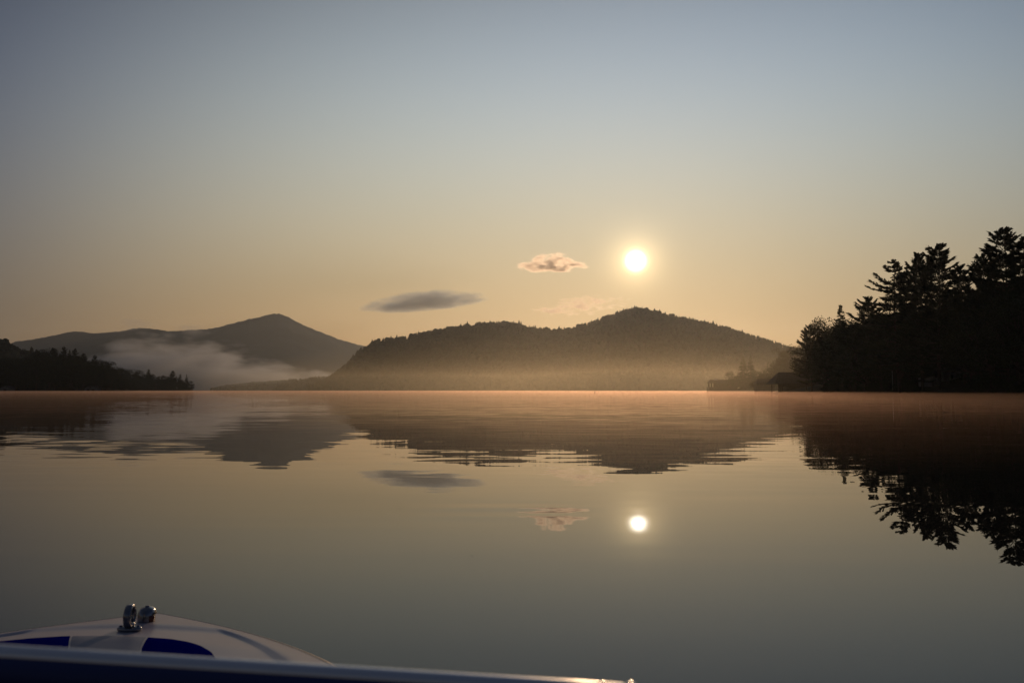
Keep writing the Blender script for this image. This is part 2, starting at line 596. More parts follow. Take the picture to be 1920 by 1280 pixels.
def broadleaf(seed, H=16, crown0=.2, rx=4.5, clumps=22, per=240, open_=.0, leaf=.34):
    r = np.random.default_rng(seed)
    limbs, PP, DD, LL, WW = [], [], [], [], []
    for c in range(clumps):
        u = r.normal(size=3)
        u /= np.linalg.norm(u)
        q = r.uniform(.45, 1) ** .6
        ctr = np.array([u[0] * rx * q, u[1] * rx * q, H * (crown0 + (1 - crown0) * (.5 + .47 * u[2] * q))])
        sz = rx * r.uniform(.26, .46) * (1 - open_ * .3)
        st = np.array([0, 0, H * (crown0 + .25 * (ctr[2] / H - crown0))])
        mid = (st + ctr) / 2 + np.array([0, 0, -.03 * H])
        limbs.append(([tuple(st), tuple(mid), tuple(ctr)], [.006 * H, .004 * H, .0015 * H]))
        n = int(per * (1 - open_ * .5))
        v = r.normal(size=(n, 3))
        v /= np.linalg.norm(v, axis=1)[:, None]
        rad = r.uniform(.25, 1.05, n) ** .5
        lump = 1 + .25 * np.sin(v[:, 0] * 5 + c) * np.cos(v[:, 1] * 4 - c)
        PP.append(ctr + v * (rad * lump)[:, None] * sz * np.array([1, 1, .8]))
        DD.append(v + r.normal(0, .8, (n, 3)))
        LL.append(r.uniform(.6, 1.3, n) * leaf); WW.append(r.uniform(.25, .5, n) * leaf)
    V, F = quad_cloud(np.concatenate(PP), np.concatenate(DD), np.concatenate(LL), np.concatenate(WW), r)
    tm, _ = trunk_mesh("trunk", H * .8, .013 * H, r, limbs)
    return tm, mesh("crown", V, F, M_leaf)


KINDS = {
    "pine_tall": (conifer(11, 26, .20, 5.2, .55, .42, 138, ragged=.45, dens=125), 26),
    "pine_broad": (conifer(12, 26, .12, 6.3, .62, .52, 150, ragged=.35, dens=135), 26),
    "pine_limb": (conifer(13, 26, .15, 5.2, .55, .22, 126, ragged=.55, bias=(math.pi, .5), dens=120), 26),
    "pine_plume": (conifer(14, 26, .10, 6.0, .65, .75, 138, ragged=.35, dens=125), 26),
    "pine_thin": (conifer(15, 26, .22, 4.2, .55, .35, 114, ragged=.5, dens=115), 26),
    "spruce": (conifer(21, 26, .04, 5.0, 1, .02, 240, droop=.22, ragged=.22, layers=False, kind="spruce", dens=110), 26),
    "spruce_slim": (conifer(22, 26, .03, 3.9, 1, .05, 220, droop=.18, ragged=.25, layers=False, kind="spruce", dens=100), 26),
    "leafy": (broadleaf(31), 16),
    "leafy_round": (broadleaf(32, 16, .12, 5.2, 26, 230), 16),
    "leafy_open": (broadleaf(33, 16, .30, 4.0, 17, 170, .6, leaf=.3), 16),
    "bush": (broadleaf(34, 16, .02, 6.5, 24, 240, leaf=.45), 16),
}
NAME = {"pine_tall": "pine_tree", "pine_broad": "pine_tree", "pine_limb": "pine_tree", "pine_plume": "pine_tree", "pine_thin": "pine_tree",
        "spruce": "spruce_tree", "spruce_slim": "spruce_tree", "leafy": "leafy_tree", "leafy_round": "leafy_tree", "leafy_open": "leafy_tree",
        "bush": "shrub"}
CAT = {"pine_tree": "pine tree", "spruce_tree": "spruce", "leafy_tree": "tree", "shrub": "shrub"}


def tree(kind, loc, height, label, group=None, rot=None, wide=1.0, parts=True):
    (tm, cm), H0 = KINDS[kind]
    nm = NAME[kind]
    e = link(nm, None, loc=loc)
    s = height / H0
    e.scale = (s * wide, s * wide, s)
    e.rotation_euler = (0, 0, random.uniform(0, 6.28) if rot is None else rot)
    link("crown", cm, e)
    link("trunk", tm, e)
    return tag(e, label, CAT[nm], group)


random.seed(5)


def tree_px(kind, px, top, depth, ground, label, group=None, rot=None, wide=1.0):
    """a tree rooted at the given ground height with its top where the photo has it"""
    p = at(px, top, depth)
    return tree(kind, (p.x, depth, ground), p.z - ground, label, group, rot, wide)


# ------------------------------------------------------------------ right bank: terrain rising from a shore line near x = 103
def rb_shore(y):
    return float(np.interp(y, [40, 100, 150, 200, 260, 322, 345, 420, 470, 560, 640, 760, 900], [90, 96, 100, 103, 105, 107, 113, 140, 152, 160, 163, 215, 300]))


def rb_height(x, y):
    d = x - rb_shore(y)
    steep = float(np.interp(y, [100, 200, 300, 360, 450, 700], [.36, .34, .26, .13, .06, .04]))
    return max(-.7, min(.5 + d * steep, 60)) if d > 0 else max(-.7, .5 + d * .5)


def build_right_bank():
    ys = np.linspace(40, 900, 70)
    ds = np.concatenate([np.linspace(-4, 4, 6), np.linspace(8, 260, 22)])
    V, F = [], []
    for y in ys:
        for d in ds:
            x = rb_shore(y) + d
            V.append((x, y, rb_height(x, y) + (.4 * smooth_noise(x, y, 9, 2) if d > 2 else 0)))
    n = len(ds)
    for j in range(len(ys) - 1):
        for i in range(n - 1):
            a = j * n + i
            F.append((a, a + 1, a + n + 1, a + n))
    o = link("shore_bank", mesh("shore_bank", V, F, M_soil, smooth=True))
    tag(o, "dark wooded bank rising on the right of the lake", "shore", kind="structure")


build_right_bank()

# skyline trees of the right bank, each with a look of its own: kind, px, top py, depth, shore offset, label
G_R = "skyline trees of the right bank"
SKY_R = [
    ("pine_broad", 1880, 428, 178, 8, "tallest pine of all, at the right edge of the lake, broad layered limbs", 0.4, 1.0),
    ("pine_tall", 1916, 446, 176, 12, "pine cut by the right edge of the frame beside the tallest pine", 2.0, 1.0),
    ("pine_plume", 1842, 478, 182, 10, "pine with long drooping limbs reaching left just beside the tallest pine", 3.1, .8),
    ("pine_broad", 1757, 458, 198, 7, "big rounded pine with a thick dark trunk in the middle of the pine clump", 1.2, 1.05),
    ("pine_plume", 1722, 476, 204, 9, "pine with a flat feathery top leaning against the big rounded pine", 2.2, .85),
    ("pine_plume", 1800, 498, 194, 12, "pine with fanned upswept branches on the right of the big rounded pine", 4.2, .95),
    ("pine_limb", 1679, 487, 214, 6, "pine with bare long limbs pointing out over the gap to its left", 0.0, 1.0),
    ("pine_thin", 1700, 500, 220, 16, "thin pine squeezed between the long limbed pine and the feathery one", 5.0, .9),
    ("pine_plume", 1626, 557, 246, 5, "low fan shaped pine alone between the spruce tip and the pine clump", 1.0, 1.15),
    ("spruce", 1576, 572, 262, 6, "small pointed spruce sticking up next to the fan shaped pine", 1.5, 1.1),
    ("leafy_round", 1556, 592, 268, 7, "round leafy crown directly left of the pointed spruce", 2.5, .9),
    ("leafy_open", 1541, 594, 276, 6, "airy leafy tree with sky showing through its crown", 0.7, 1.0),
    ("pine_plume", 1518, 610, 288, 6, "sloping pine at the lake end of the bank with limbs spread to the left", 3.5, 1.1),
    ("leafy", 1510, 630, 300, 5, "leafy tree rising over the ridge of the large boathouse", 1.9, .9),
]
for kind, px, top, dep, off, lab, rot, wide in SKY_R:
    wide *= 1.14 if kind.startswith('pine') else 1.0
    x = at(px, top, dep).x
    tree_px(kind, px, top, dep, rb_height(x, dep) - .2, lab, G_R, rot, wide)
# dark wood under and behind that skyline
lim_pts = [(1440, 700), (1488, 646), (1510, 628), (1545, 610), (1575, 600), (1620, 585), (1660, 578), (1720, 580), (1800, 560), (1830, 540), (1870, 530), (1960, 520)]
r = np.random.default_rng(3)
n_r = 0
tries = 0
G_RM = "trees in the dark wood on the right bank"
spots = []
while n_r < 150 and tries < 9000:
    tries += 1
    dep = r.uniform(150, 318)
    off = r.uniform(1.5, 60) if n_r > 45 else r.uniform(1.5, 10)
    x = rb_shore(dep) + off
    px = 960 + x / dep * FPX
    if px > 1990 or px < 1494:
        continue
    if any((x - a) ** 2 + (dep - b) ** 2 < 10 for a, b in spots):
        continue
    g = rb_height(x, dep)
    lim = interp([px], lim_pts)[0] + r.uniform(0, 22)
    zt = at(px, lim, dep).z
    h = min(zt - g, r.uniform(13, 26))
    # keep the two houses' lake fronts clear
    if h < 4 or (1728 < px < 1812 and off < 14) or (px < 1545 and off < 16):
        continue
    spots.append((x, dep))
    k = r.choice(["leafy", "leafy_round", "leafy", "pine_tall", "leafy_round", "spruce", "pine_broad", "bush"])
    tree(str(k), (x, dep, g - .2), h, "tree lost in the black wood below the skyline pines of the right bank", G_RM, wide=r.uniform(1.0, 1.35))
    n_r += 1
# shrubs along the waterline
for i in range(26):
    dep = 150 + i * 6.4 + r.uniform(-2, 2)
    x = rb_shore(dep) + r.uniform(1.0, 3.0)
    px = 960 + x / dep * FPX
    if 1728 < px < 1812 or px < 1535:
        continue
    tree("bush", (x, dep, .3), r.uniform(2.5, 5), "dark shrub overhanging the water at the foot of the right bank", "waterline shrubs of the right bank", wide=1.1)

# hazy trees on the point behind the boathouse
for kind, px, top, dep, lab, wide in [
    ("leafy_open", 1462, 646, 560, "tallest hazy tree behind the boathouse, ragged open top against the hill", .8),
    ("spruce", 1457, 672, 550, "hazy dense spruce in front of the ragged tree behind the boathouse", 1.3),
    ("leafy_round", 1487, 652, 530, "brown hazy round tree wedged between boathouse roof and dark bank", 1.2),
    ("leafy", 1475, 672, 540, "low hazy tree just over the boathouse ridge", 1.2),
    ("leafy", 1444, 694, 570, "small sloping hazy tree right of the gap in the misty trees", 1.1),
    ("leafy_open", 1434, 703, 575, "lowest wispy tree at the edge of the misty gap", 1.2),
    ("spruce", 1393, 668, 640, "left one of the twin misty spruces, blunt top", 1.35),
    ("spruce", 1407, 666, 640, "right one of the twin misty spruces, pointed top", 1.15),
    ("leafy", 1420, 692, 650, "misty rounded tree leaning on the right of the twin spruces", 1.0),
    ("leafy_round", 1368, 695, 645, "misty ball shaped tree behind the far lake house roof", .75),
    ("leafy", 1380, 708, 640, "misty low bushy tree between far lake house and twin spruces", 1.2),
    ("bush", 1398, 717, 632, "misty bush at the feet of the twin spruces", 1.0),
    ("bush", 1412, 719, 628, "misty bush right of the twin spruces by the water", 1.0),
]:
    x = at(px, top, dep).x
    tree_px(kind, px, top, dep, max(.3, min(rb_height(x, dep), 3)), lab, "hazy trees on the point past the boathouse", None, wide)


rr_ = np.random.default_rng(44)
for px, top, dep in [(1352, 716, 668), (1376, 716, 660), (1386, 700, 655), (1402, 696, 650), (1416, 708, 645), (1426, 716, 640), (1424, 711, 480), (1436, 700, 560),
                     (1450, 686, 575), (1466, 676, 560), (1482, 668, 545), (1446, 704, 500), (1470, 694, 540), (1490, 690, 520), (1432, 722, 470), (1412, 722, 600)]:
    x = at(px, top, dep).x
    tree_px(str(rr_.choice(["leafy", "leafy_round", "bush"])), px, top, dep, .4, "soft misty tree filling the gaps between the houses on the point",
            "misty fill trees on the point", None, rr_.uniform(1.2, 1.6))


# ------------------------------------------------------------------ left shore
def left_wood(prefix, prof, px0, px1, y0, rows, dy, step, zrise, lab_dark, group, seed, kinds):
    """wood on a bank: front row at the waterline, each row behind it a little higher; returns nothing"""
    r = np.random.default_rng(seed)
    for k in range(rows):
        y = y0 + k * dy
        for px in np.arange(px0, px1, step):
            p = px + r.uniform(-.4, .4) * step
            top = interp([p], prof)[0]
            g = max(.3, zrise(p, k))
            zt = at(p, top + r.uniform(0, 5) + (rows - 1 - k) * 4, y).z
            h = zt - g
            if h < 2.5:
                continue
            q = at(p, 731, y)
            tree(str(r.choice(kinds)), (q.x, y + r.uniform(-6, 6), g - .3), h, lab_dark, group, wide=r.uniform(1.15, 1.7))


P_L1 = [(-60, 672), (0, 668), (60, 664), (85, 660), (110, 662), (140, 664), (160, 672), (185, 676), (205, 684), (214, 692), (232, 700), (245, 712), (256, 726), (262, 731)]


def bank(name, prof, px0, px1, y0, y1, y2, frac, label):
    pxs = np.linspace(px0, px1, 40)
    V, F = [], []
    rows = [(y0 - 6, -.05), (y0, .03), (y0 + (y1 - y0) * .4, .45), (y1, 1.0), (y2, .1)]
    for y, g in rows:
        for p, t in zip(pxs, interp(pxs, prof)):
            H = max(0, at(p, t, y1).z) * frac * min(1, max(.05, (px1 - p) / 70))
            V.append((at(p, 731, y).x, y, -.5 if g < 0 else max(.2, H * g)))
    n = len(pxs)
    for j in range(len(rows) - 1):
        for i in range(n - 1):
            a = j * n + i
            F.append((a, a + 1, a + n + 1, a + n))
    o = link(name, mesh(name, V, F, M_soil, smooth=True))
    tag(o, label, "shore", kind="structure")


bank("left_bank", P_L1, -120, 262, 905, 1000, 1090, .5, "dark bank under the trees on the left shore")


def z_l1(p, k):
    H = max(0, at(p, interp([p], P_L1)[0], 1000).z) * .5 * min(1, max(.05, (262 - p) / 70))
    return H * (.03, .25, .6, .95)[k]


left_wood("l", P_L1, -40, 262, 908, 4, 28, 9.5, z_l1, "dark tree in the solid black wood on the left shore", "trees in the wood on the left shore", 21,
          ["leafy", "leafy_round", "bush", "leafy_round", "pine_broad", "spruce"])
for kind, px, top, lab, wide in [
    ("pine_tall", 69, 655, "small topped pine farthest left on the left shore skyline", 1.2),
    ("leafy_round", 90, 652, "wide dark crown left of the pair of touching crowns on the left shore", 1.3),
    ("pine_broad", 100, 652, "right one of two touching crowns on the left shore skyline", 1.0),
    ("pine_tall", 120, 650, "tallest rounded pine on the left shore skyline", 1.1),
    ("spruce", 131, 656, "small spruce tip between the two tall pines of the left shore", 1.0),
    ("pine_tall", 141, 653, "pine with a narrow top next to the small spruce tip on the left shore", 1.0),
    ("pine_broad", 157, 662, "pine with layered limbs halfway down the left shore skyline", 1.0),
    ("pine_plume", 178, 666, "pine with a broad plumed head above the cottages of the left shore", 1.1),
    ("leafy", 194, 673, "rough headed tree where the left shore skyline starts to drop", 1.0),
    ("leafy_round", 203, 675, "last round tree before the left shore skyline falls to the water", 1.1),
]:
    tree_px(kind, px, top, 985, z_l1(px, 3) * .9, lab, "skyline trees of the left shore", None, wide)

P_L2 = [(214, 690), (226, 688), (240, 694), (252, 696), (270, 698), (290, 700), (310, 702), (325, 705), (335, 708), (345, 712), (356, 716), (362, 724), (368, 731)]
bank("left_point", P_L2, 205, 368, 1300, 1360, 1420, .4, "low point of land running out behind the left shore")


def z_l2(p, k):
    return max(0, at(p, interp([p], P_L2)[0], 1360).z) * .4 * min(1, max(.05, (368 - p) / 70)) * (.05, .5, .95)[k]


left_wood("p", P_L2, 206, 366, 1303, 3, 26, 8.5, z_l2, "grey green tree in the wood on the low point of land", "trees in the wood on the low point", 22,
          ["leafy_round", "bush", "bush", "leafy"])
for kind, px, top, lab, wide in [
    ("leafy_round", 226, 687, "square headed tree at the inner end of the low point", 1.0),
    ("leafy_round", 252, 691, "wide crown next to the square headed tree on the low point", 1.3),
    ("pine_tall", 279, 692, "first small pine tip along the middle of the low point", .9),
    ("pine_broad", 324, 695, "tallest pine of the low point with limbs out to the left", 1.1),
    ("pine_thin", 338, 701, "thin pine with a knobbed top near the end of the low point", 1.0),
    ("spruce_slim", 350, 702, "narrow spruce standing near the tip of the low point", 1.3),
    ("leafy_open", 358, 712, "ragged leaning tree at the very tip of the low point", 1.0),
    ("leafy", 362, 719, "lowest tree hanging over the water at the very tip of the point", 1.0),
]:
    tree_px(kind, px, top, 1330, .8, lab, "skyline trees of the low point", None, wide)


# ------------------------------------------------------------------ buildings
def gable(mb, x0, x1, y0, y1, z0, z1, over=.5, hip=0.0, thick=.22):
    """roof with its ridge along x; hip pulls the ridge ends in"""
    ym = (y0 + y1) / 2
    a = [(x0 - over, y0 - over, z0), (x1 + over, y0 - over, z0), (x1 + over, y1 + over, z0), (x0 - over, y1 + over, z0),
         (x0 - over + hip, ym, z1), (x1 + over - hip, ym, z1)]
    b = [(x, y, z + thick) for x, y, z in a]
    f = [(0, 1, 5, 4), (2, 3, 4, 5), (3, 0, 4), (1, 2, 5)]
    mb.add(a, [tuple(reversed(q)) for q in f])
    mb.add(b, f)
    v = [a[i] for i in range(4)] + [b[i] for i in range(4)]
    mb.add(v, [(0, 1, 5, 4), (1, 2, 6, 5), (2, 3, 7, 6), (3, 0, 4, 7)])


def window_part(parent, x0, x1, y, z0, z1, wall_t=.05):
    """window on a wall facing -y: frame with one pane"""
    mb = MB()
    t = .12
    for (a, b, c, d) in ((x0, x1, z1 - t, z1), (x0, x1, z0, z0 + t), (x0, x0 + t, z0 + t, z1 - t), (x1 - t, x1, z0 + t, z1 - t)):
        mb.box(a, b, y - wall_t, y - .003, c, d)
    o = mb.build("window", M_trim, parent)
    MB().box(x0 + t, x1 - t, y - wall_t * .5, y - .003, z0 + t, z1 - t).build("pane", M_glass, o)


# large dark boathouse on the right shore
def boathouse():
    D = 322
    k = D / FPX
    e = link("boathouse", None, loc=at(1459, 739, D) * 1)
    e.location.z = 0
    tag(e, "large dark boathouse with a big hipped roof standing in the water", "boathouse")
    L, dp = 17.5, 9.0
    # lower left corner: an open boat bay with posts
    w = MB()
    w.box(3.2, L, 0, .25, -.5, 4.2)
    w.box(3.2, L, dp - .25, dp, -.5, 4.2)
    w.box(L - .25, L, .25, dp - .25, -.5, 4.2)
    w.box(3.2, 3.45, .25, dp - .25, -.5, 4.2)
    w.build("wall", M_darkwood, e)
    for x in (.1, 1.5):
        MB().box(x, x + (1.15 if x < 1 else .5), .05, .35, -.6, 4.2).build("post", M_darkwood, e)
    MB().box(.1, .5, dp - .5, dp - .1, -.6, 4.2).build("post", M_darkwood, e)
    MB().box(.1, 3.2, .05, .35, 3.0, 4.2).build("beam", M_darkwood, e)
    rf = MB()
    gable(rf, 0, L, 0, dp, 3.9, 8.6, over=1.5, hip=3.2)
    rf.build("roof", M_shingle, e)
    MB().box(-1.0, L, -1.4, -.05, .35, .6).build("dock", M_darkwood, e)
    window_part(e, 13.2, 14.2, 0, 1.8, 3.0)


boathouse()


def shed():
    D = 450
    e = link("shed", None, loc=(at(1420, 736, D).x, D, .2))
    tag(e, "low hazy shed with a shallow roof left of the large boathouse", "shed")
    MB().box(0, 10, 0, 6, -.6, 4.6).build("wall", M_darkwood, e)
    rf = MB()
    gable(rf, 0, 10, 0, 6, 4.6, 7.6, over=.5, hip=1.6)
    rf.build("roof", M_shingle, e)


shed()


def lake_house():
    D = 650
    k = D / FPX
    e = link("lake_house", None, loc=(at(1330, 735, D).x, D, .2))
    tag(e, "far misty lake house with a chimney and an open end porch", "house")
    w = MB()
    w.box(7.4, 23, 0, 9, -.6, 7.2)
    w.build("wall", M_darkwood, e)
    # open porch at the lake end: low wall, posts, lintel
    MB().box(0, 7.4, 0, .3, -.6, 3.9).build("porch_wall", M_darkwood, e)
    MB().box(0, 7.4, 8.7, 9, -.6, 3.9).build("porch_wall", M_darkwood, e)
    for x in (1.2, 5.6):
        for y in (0, 8.7):
            MB().box(x, x + (1.3 if x < 2 else 1.8), y, y + .3, 3.9, 7.2).build("post", M_darkwood, e)
    rf = MB()
    gable(rf, 1.0, 23, 0, 9, 7.0, 9.6, over=.6, hip=1.3)
    r_o = rf.build("roof", M_shingle, e)
    MB().box(5.4, 8.0, 3.6, 5.4, 8.6, 10.7).build("chimney", M_greywall, r_o)
    MB().box(0, .3, .3, 8.7, -.6, 3.9).build("porch_wall", M_darkwood, e)


lake_house()


def camp_house():
    D = 205
    k = D / FPX * 1.0
    x0 = at(1742, 745, D).x
    e = link("camp_house", None, loc=(x0, D, rb_height(x0 + 3, D)))
    e.location.z = .6
    tag(e, "two storey house with pale porch trim hidden in the dark right bank", "house")
    MB().box(2.0, 9.6, 2.2, 9.0, -.6, 6.6).build("wall", M_greywall, e)
    rf = MB()
    gable(rf, 2.0, 9.6, 2.2, 9.0, 6.6, 9.2, over=.5)
    rf.build("roof", M_shingle, e)
    MB().box(.9, 5.8, -.2, 2.2, 5.75, 5.95).build("porch_roof", M_shingle, e)
    MB().box(.85, 5.85, -.28, -.2, 5.72, 6.0).build("fascia", M_trim, e)
    MB().box(-.8, 5.8, -.2, 2.2, 2.8, 3.0).build("balcony_floor", M_darkwood, e)
    rl = MB()
    rl.box(-.8, 2.4, -.2, -.1, 3.75, 3.9)
    for i in range(12):
        rl.box(-.8 + i * .28, -.74 + i * .28, -.18, -.12, 3.0, 3.75)
    rl.build("railing", M_trim, e)
    for x in (1.0, 3.4, 5.6):
        MB().box(x, x + .15, -.1, .05, 3.0, 5.75).build("post", M_trim, e)
        MB().box(x, x + .15, -.1, .05, -.8, 2.8).build("post", M_darkwood, e)
    window_part(e, 2.6, 3.6, 2.2, 3.6, 5.0)
    window_part(e, 4.2, 5.0, 2.2, 3.2, 5.2)
    window_part(e, 6.6, 7.8, 2.2, 3.6, 5.0)


camp_house()


def cottage(px, dep, label, wm, w=7.5, h=3.2, hr=2.6):
    p = at(px, 731, dep)
    e = link("cottage", None, loc=(p.x, dep, .3))
    tag(e, label, "cottage", "cottages at the water's edge of the left shore")
    w2 = MB()
    w2.box(-w / 2, w / 2, 0, 9, -.5, h)
    w2.add([(-w / 2, 0, h), (w / 2, 0, h), (0, 0, h + hr)], [(0, 1, 2)])
    w2.add([(-w / 2, 9, h), (w / 2, 9, h), (0, 9, h + hr)], [(2, 1, 0)])
    w2.build("wall", wm, e)
    rf = MB()
    for s in (-1, 1):
        a = [(0, -.5, h + hr + .02), (s * (w / 2 + .5), -.5, h - .35), (s * (w / 2 + .5), 9.5, h - .35), (0, 9.5, h + hr + .02)]
        b = [(x, y, z + .25) for x, y, z in a]
        rf.add(a + b, [(0, 1, 2, 3), (7, 6, 5, 4), (0, 4, 5, 1), (1, 5, 6, 2), (2, 6, 7, 3)])
    rf.build("roof", M_shingle, e)
    MB().box(-1.5, 1.5, -.06, -.005, .2, 2.3).build("door", M_darkwood, e)


cottage(165, 890, "left one of two small pale gabled cottages on the left shore", M_palewall)
cottage(175, 890, "right one of two small pale gabled cottages on the left shore", M_palewall)
cottage(9, 870, "wide grey cottage at the water by the left edge of the frame", M_palewall, 11, 3.4, 2.4)


def dock(px0, px1, py, dep, label):
    a, b = at(px0, py, dep), at(px1, py, dep)
    e = link("dock", None, loc=(a.x, dep, 0))
    tag(e, label, "dock")
    MB().box(0, b.x - a.x, 0, 2.4, .55, .8).build("deck", M_greywall, e)
    for t in np.linspace(.02, .96, 6):
        x = t * (b.x - a.x)
        MB().box(x, x + .3, -.02, .28, -.6, .53).build("post", M_darkwood, e)


dock(38, 70, 731, 880, "long low dock by the wide grey cottage on the left shore")

# slim pale pole on the right shore
x = at(1674, 735, 222).x
pl = link("pole", None, loc=(x, 222, rb_height(x, 222) - .3))
tag(pl, "slim pale pole standing against the dark right bank", "pole")
MB().tube([(0, 0, 0), (0, 0, 5), (0, 0, 9.2)], [.11, .09, .06], 10).build("shaft", M_pole, pl, True)
bpy_cap = MB().tube([(0, 0, 9.2), (0, 0, 9.28), (0, 0, 9.36)], [.09, .1, .04], 10)
bpy_cap.build("cap", M_pole, pl, True)

# marker buoy far out below the sun
p = on_z(1115, 736, 0)
by = link("buoy", None, loc=(at(1115, 735, 430).x, 430, 0))
tag(by, "tiny dark marker buoy floating far out on the lake", "buoy")
MB().tube([(0, 0, -.2), (0, 0, .1), (0, 0, .55), (0, 0, .6)], [.2, .33, .3, .1], 12).build("float", M_buoy, by, True)
MB().tube([(0, 0, .6), (0, 0, 1.1)], [.1, .08], 8).build("top_mark", M_buoy, by, True)


# two dead leaves on the glassy water
M_dead = mat("dead_leaf", (0.03, 0.022, 0.015), 0.8, 0.2)
for k, (px, py) in enumerate(((748, 951), (885, 1041))):
    p = on_z(px, py, 0.004)
    V = [(-.022, 0, .002), (-.010, .012, .004), (.008, .013, .003), (.026, 0, .010), (.008, -.012, .004), (-.010, -.011, .001), (0, 0, .0)]
    o = link("floating_leaf", mesh("floating_leaf", V, [(6, i, (i + 1) % 6) for i in range(6)], M_dead), loc=p)
    o.scale = (.55, .55, .55)
    tag(o, ["tiny dark leaf floating on the open water left of the cloud's reflection", "tiny dark leaf floating lower, toward the boat, on smooth water"][k], "leaf")


# ------------------------------------------------------------------ the boat
def build_boat():
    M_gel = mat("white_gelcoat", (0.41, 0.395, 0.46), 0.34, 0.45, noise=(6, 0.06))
    M_blue = mat("navy_graphic", (0.001, 0.004, 0.15), 0.8, 0.0)
    M_pale = mat("grey_graphic", (0.17, 0.21, 0.30), 0.5, 0.12)
    M_chrome = mat("polished_steel", (0.22, 0.23, 0.26), 0.2, 0.5, metal=1.0)
    M_glint = mat("glint_knob", (0.8, 0.8, 0.8), 0.22, 0.5, metal=1.0)
    M_navy = mat("navy_frame", (0.03, 0.045, 0.15), 0.5, 0.4)
    M_silver = mat("brushed_trim", (0.85, 0.85, 0.87), 0.30, 0.5, metal=.8)
    M_red = mat("red_lens", (0.10, 0.012, 0.003), 0.15, 0.6)
    M_rubber = mat("rub_rail", (0.16, 0.15, 0.16), 0.5, 0.4)
    M_seat = mat("maroon_dash", (0.06, 0.012, 0.012), 0.6, 0.3)
    M_pane = mat("tinted_screen", (0.03, 0.035, 0.04), 0.05, 0.6)
    ZT = 0.775                                   # deck edge at the bow tip
    tip = on_z(296, 1149, ZT)
    boat = link("motorboat", None, loc=(tip.x, tip.y, 0))
    tag(boat, "white and blue bow of the motorboat the photo is taken from", "boat")

    def half(s):
        return 1.03 * (1 - math.exp(-max(s, 0) / .52))

    def dz(x, s):
        """deck height: crowned, lowest at the rim"""
        w = max(half(s), 1e-3)
        q = min(1.0, abs(x) / w)
        f = min(1, max(0, (.84 - q) / .05)) * min(1, max(0, (s - .16) / .05))
        return ZT + .035 * (1 - q ** 2) * min(1, s / .35) + .012 * s - .007 * f * f * (3 - 2 * f)

    ns, nx = 90, 80
    ss = [2.2 * (i / (ns - 1)) ** 1.6 for i in range(ns)]
    V, F = [], []
    for s in ss:
        for k in range(nx + 1):
            x = half(s) * (2 * k / nx - 1)
            V.append((x, -s, dz(x, s)))
    for j in range(ns - 1):
        for k in range(nx):
            a = j * (nx + 1) + k
            F.append((a, a + nx + 1, a + nx + 2, a + 1))
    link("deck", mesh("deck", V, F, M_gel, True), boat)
    # hull: flared side from the rim to the keel line
    V, F = [], []
    lv = 7
    for j, s in enumerate(ss):
        for side in (-1, 1):
            for k in range(lv):
                t = k / (lv - 1)
                z = ZT + .012 * s - .03 - t * (ZT + .25)
                w = half(s) * (1 - .35 * t ** 1.3)
                V.append((side * w * 0.995, -s - .25 * t * math.exp(-s / .4), z))
    for j in range(ns - 1):
        for sd in range(2):
            for k in range(lv - 1):
                a = j * 2 * lv + sd * lv + k
                q = (a, a + 2 * lv, a + 2 * lv + 1, a + 1)
                F.append(q if sd == 0 else q[::-1])
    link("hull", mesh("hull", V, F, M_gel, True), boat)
    # rub rail round the rim
    rim = [(-half(s), -s, ZT + .012 * s - .018) for s in reversed(ss)] + [(half(s), -s, ZT + .012 * s - .018) for s in ss[1:]]
    MB().tube(rim, .019, 8).build("rub_rail", M_rubber, boat, True)

    def deck_local(px, py):
        q = on_z(px, py, ZT + .03)
        return q.x - tip.x, tip.y - q.y

    def panel(name, poly, m, lift):
        """graphic laid on the deck, a fan grid that follows the deck's crown"""
        P = [deck_local(*p) for p in poly]
        cx, cs = sum(p[0] for p in P) / len(P), sum(p[1] for p in P) / len(P)
        dense = []
        for a, b in zip(P, P[1:] + P[:1]):
            for t in np.linspace(0, 1, 7)[:-1]:
                dense.append((a[0] + (b[0] - a[0]) * t, a[1] + (b[1] - a[1]) * t))
        V = [(cx, -cs, dz(cx, cs) + lift)]
        rings = 5
        for q in range(1, rings + 1):
            for (x, s) in dense:
                xx, sx = cx + (x - cx) * q / rings, cs + (s - cs) * q / rings
                V.append((xx, -sx, dz(xx, sx) + lift * (1 if q < rings else .3)))
        n = len(dense)
        F = [(0, 1 + i, 1 + (i + 1) % n) for i in range(n)]
        for q in range(rings - 1):
            for i in range(n):
                a, b = 1 + q * n + i, 1 + q * n + (i + 1) % n
                F.append((a, a + n, b + n, b))
        bm = bmesh.new()
        me = mesh(name, V, F, m, True)
        bm.from_mesh(me)
        bmesh.ops.recalc_face_normals(bm, faces=bm.faces)
        bm.to_mesh(me)
        bm.free()
        o = link(name, me, boat)
        if me.polygons[0].normal.z < 0:
            me.flip_normals()
        return o

    panel("deck_graphic", [(-60, 1202), (0, 1196), (60, 1191), (132, 1188), (129, 1206), (126, 1230), (60, 1236), (-60, 1240)], M_blue, .004)
    panel("deck_graphic", [(278, 1191), (320, 1193), (352, 1198), (378, 1206), (396, 1216), (404, 1226), (404, 1244), (330, 1250), (262, 1246), (266, 1215)], M_blue, .004)
    panel("deck_graphic", [(136, 1188.5), (200, 1189), (274, 1191), (263, 1214), (259, 1246), (190, 1246), (130, 1240), (132, 1206)], M_pale, .004)

    # tow ring on an oval foot
    x, s = deck_local(243, 1174)
    z = dz(x, s) + .001
    ring = link("tow_ring", None, boat, (x, -s, z))
    f = MB()
    prof = ((.0, .92), (.004, 1.0), (.008, .97), (.011, .85))
    n = 28
    V, F = [], []
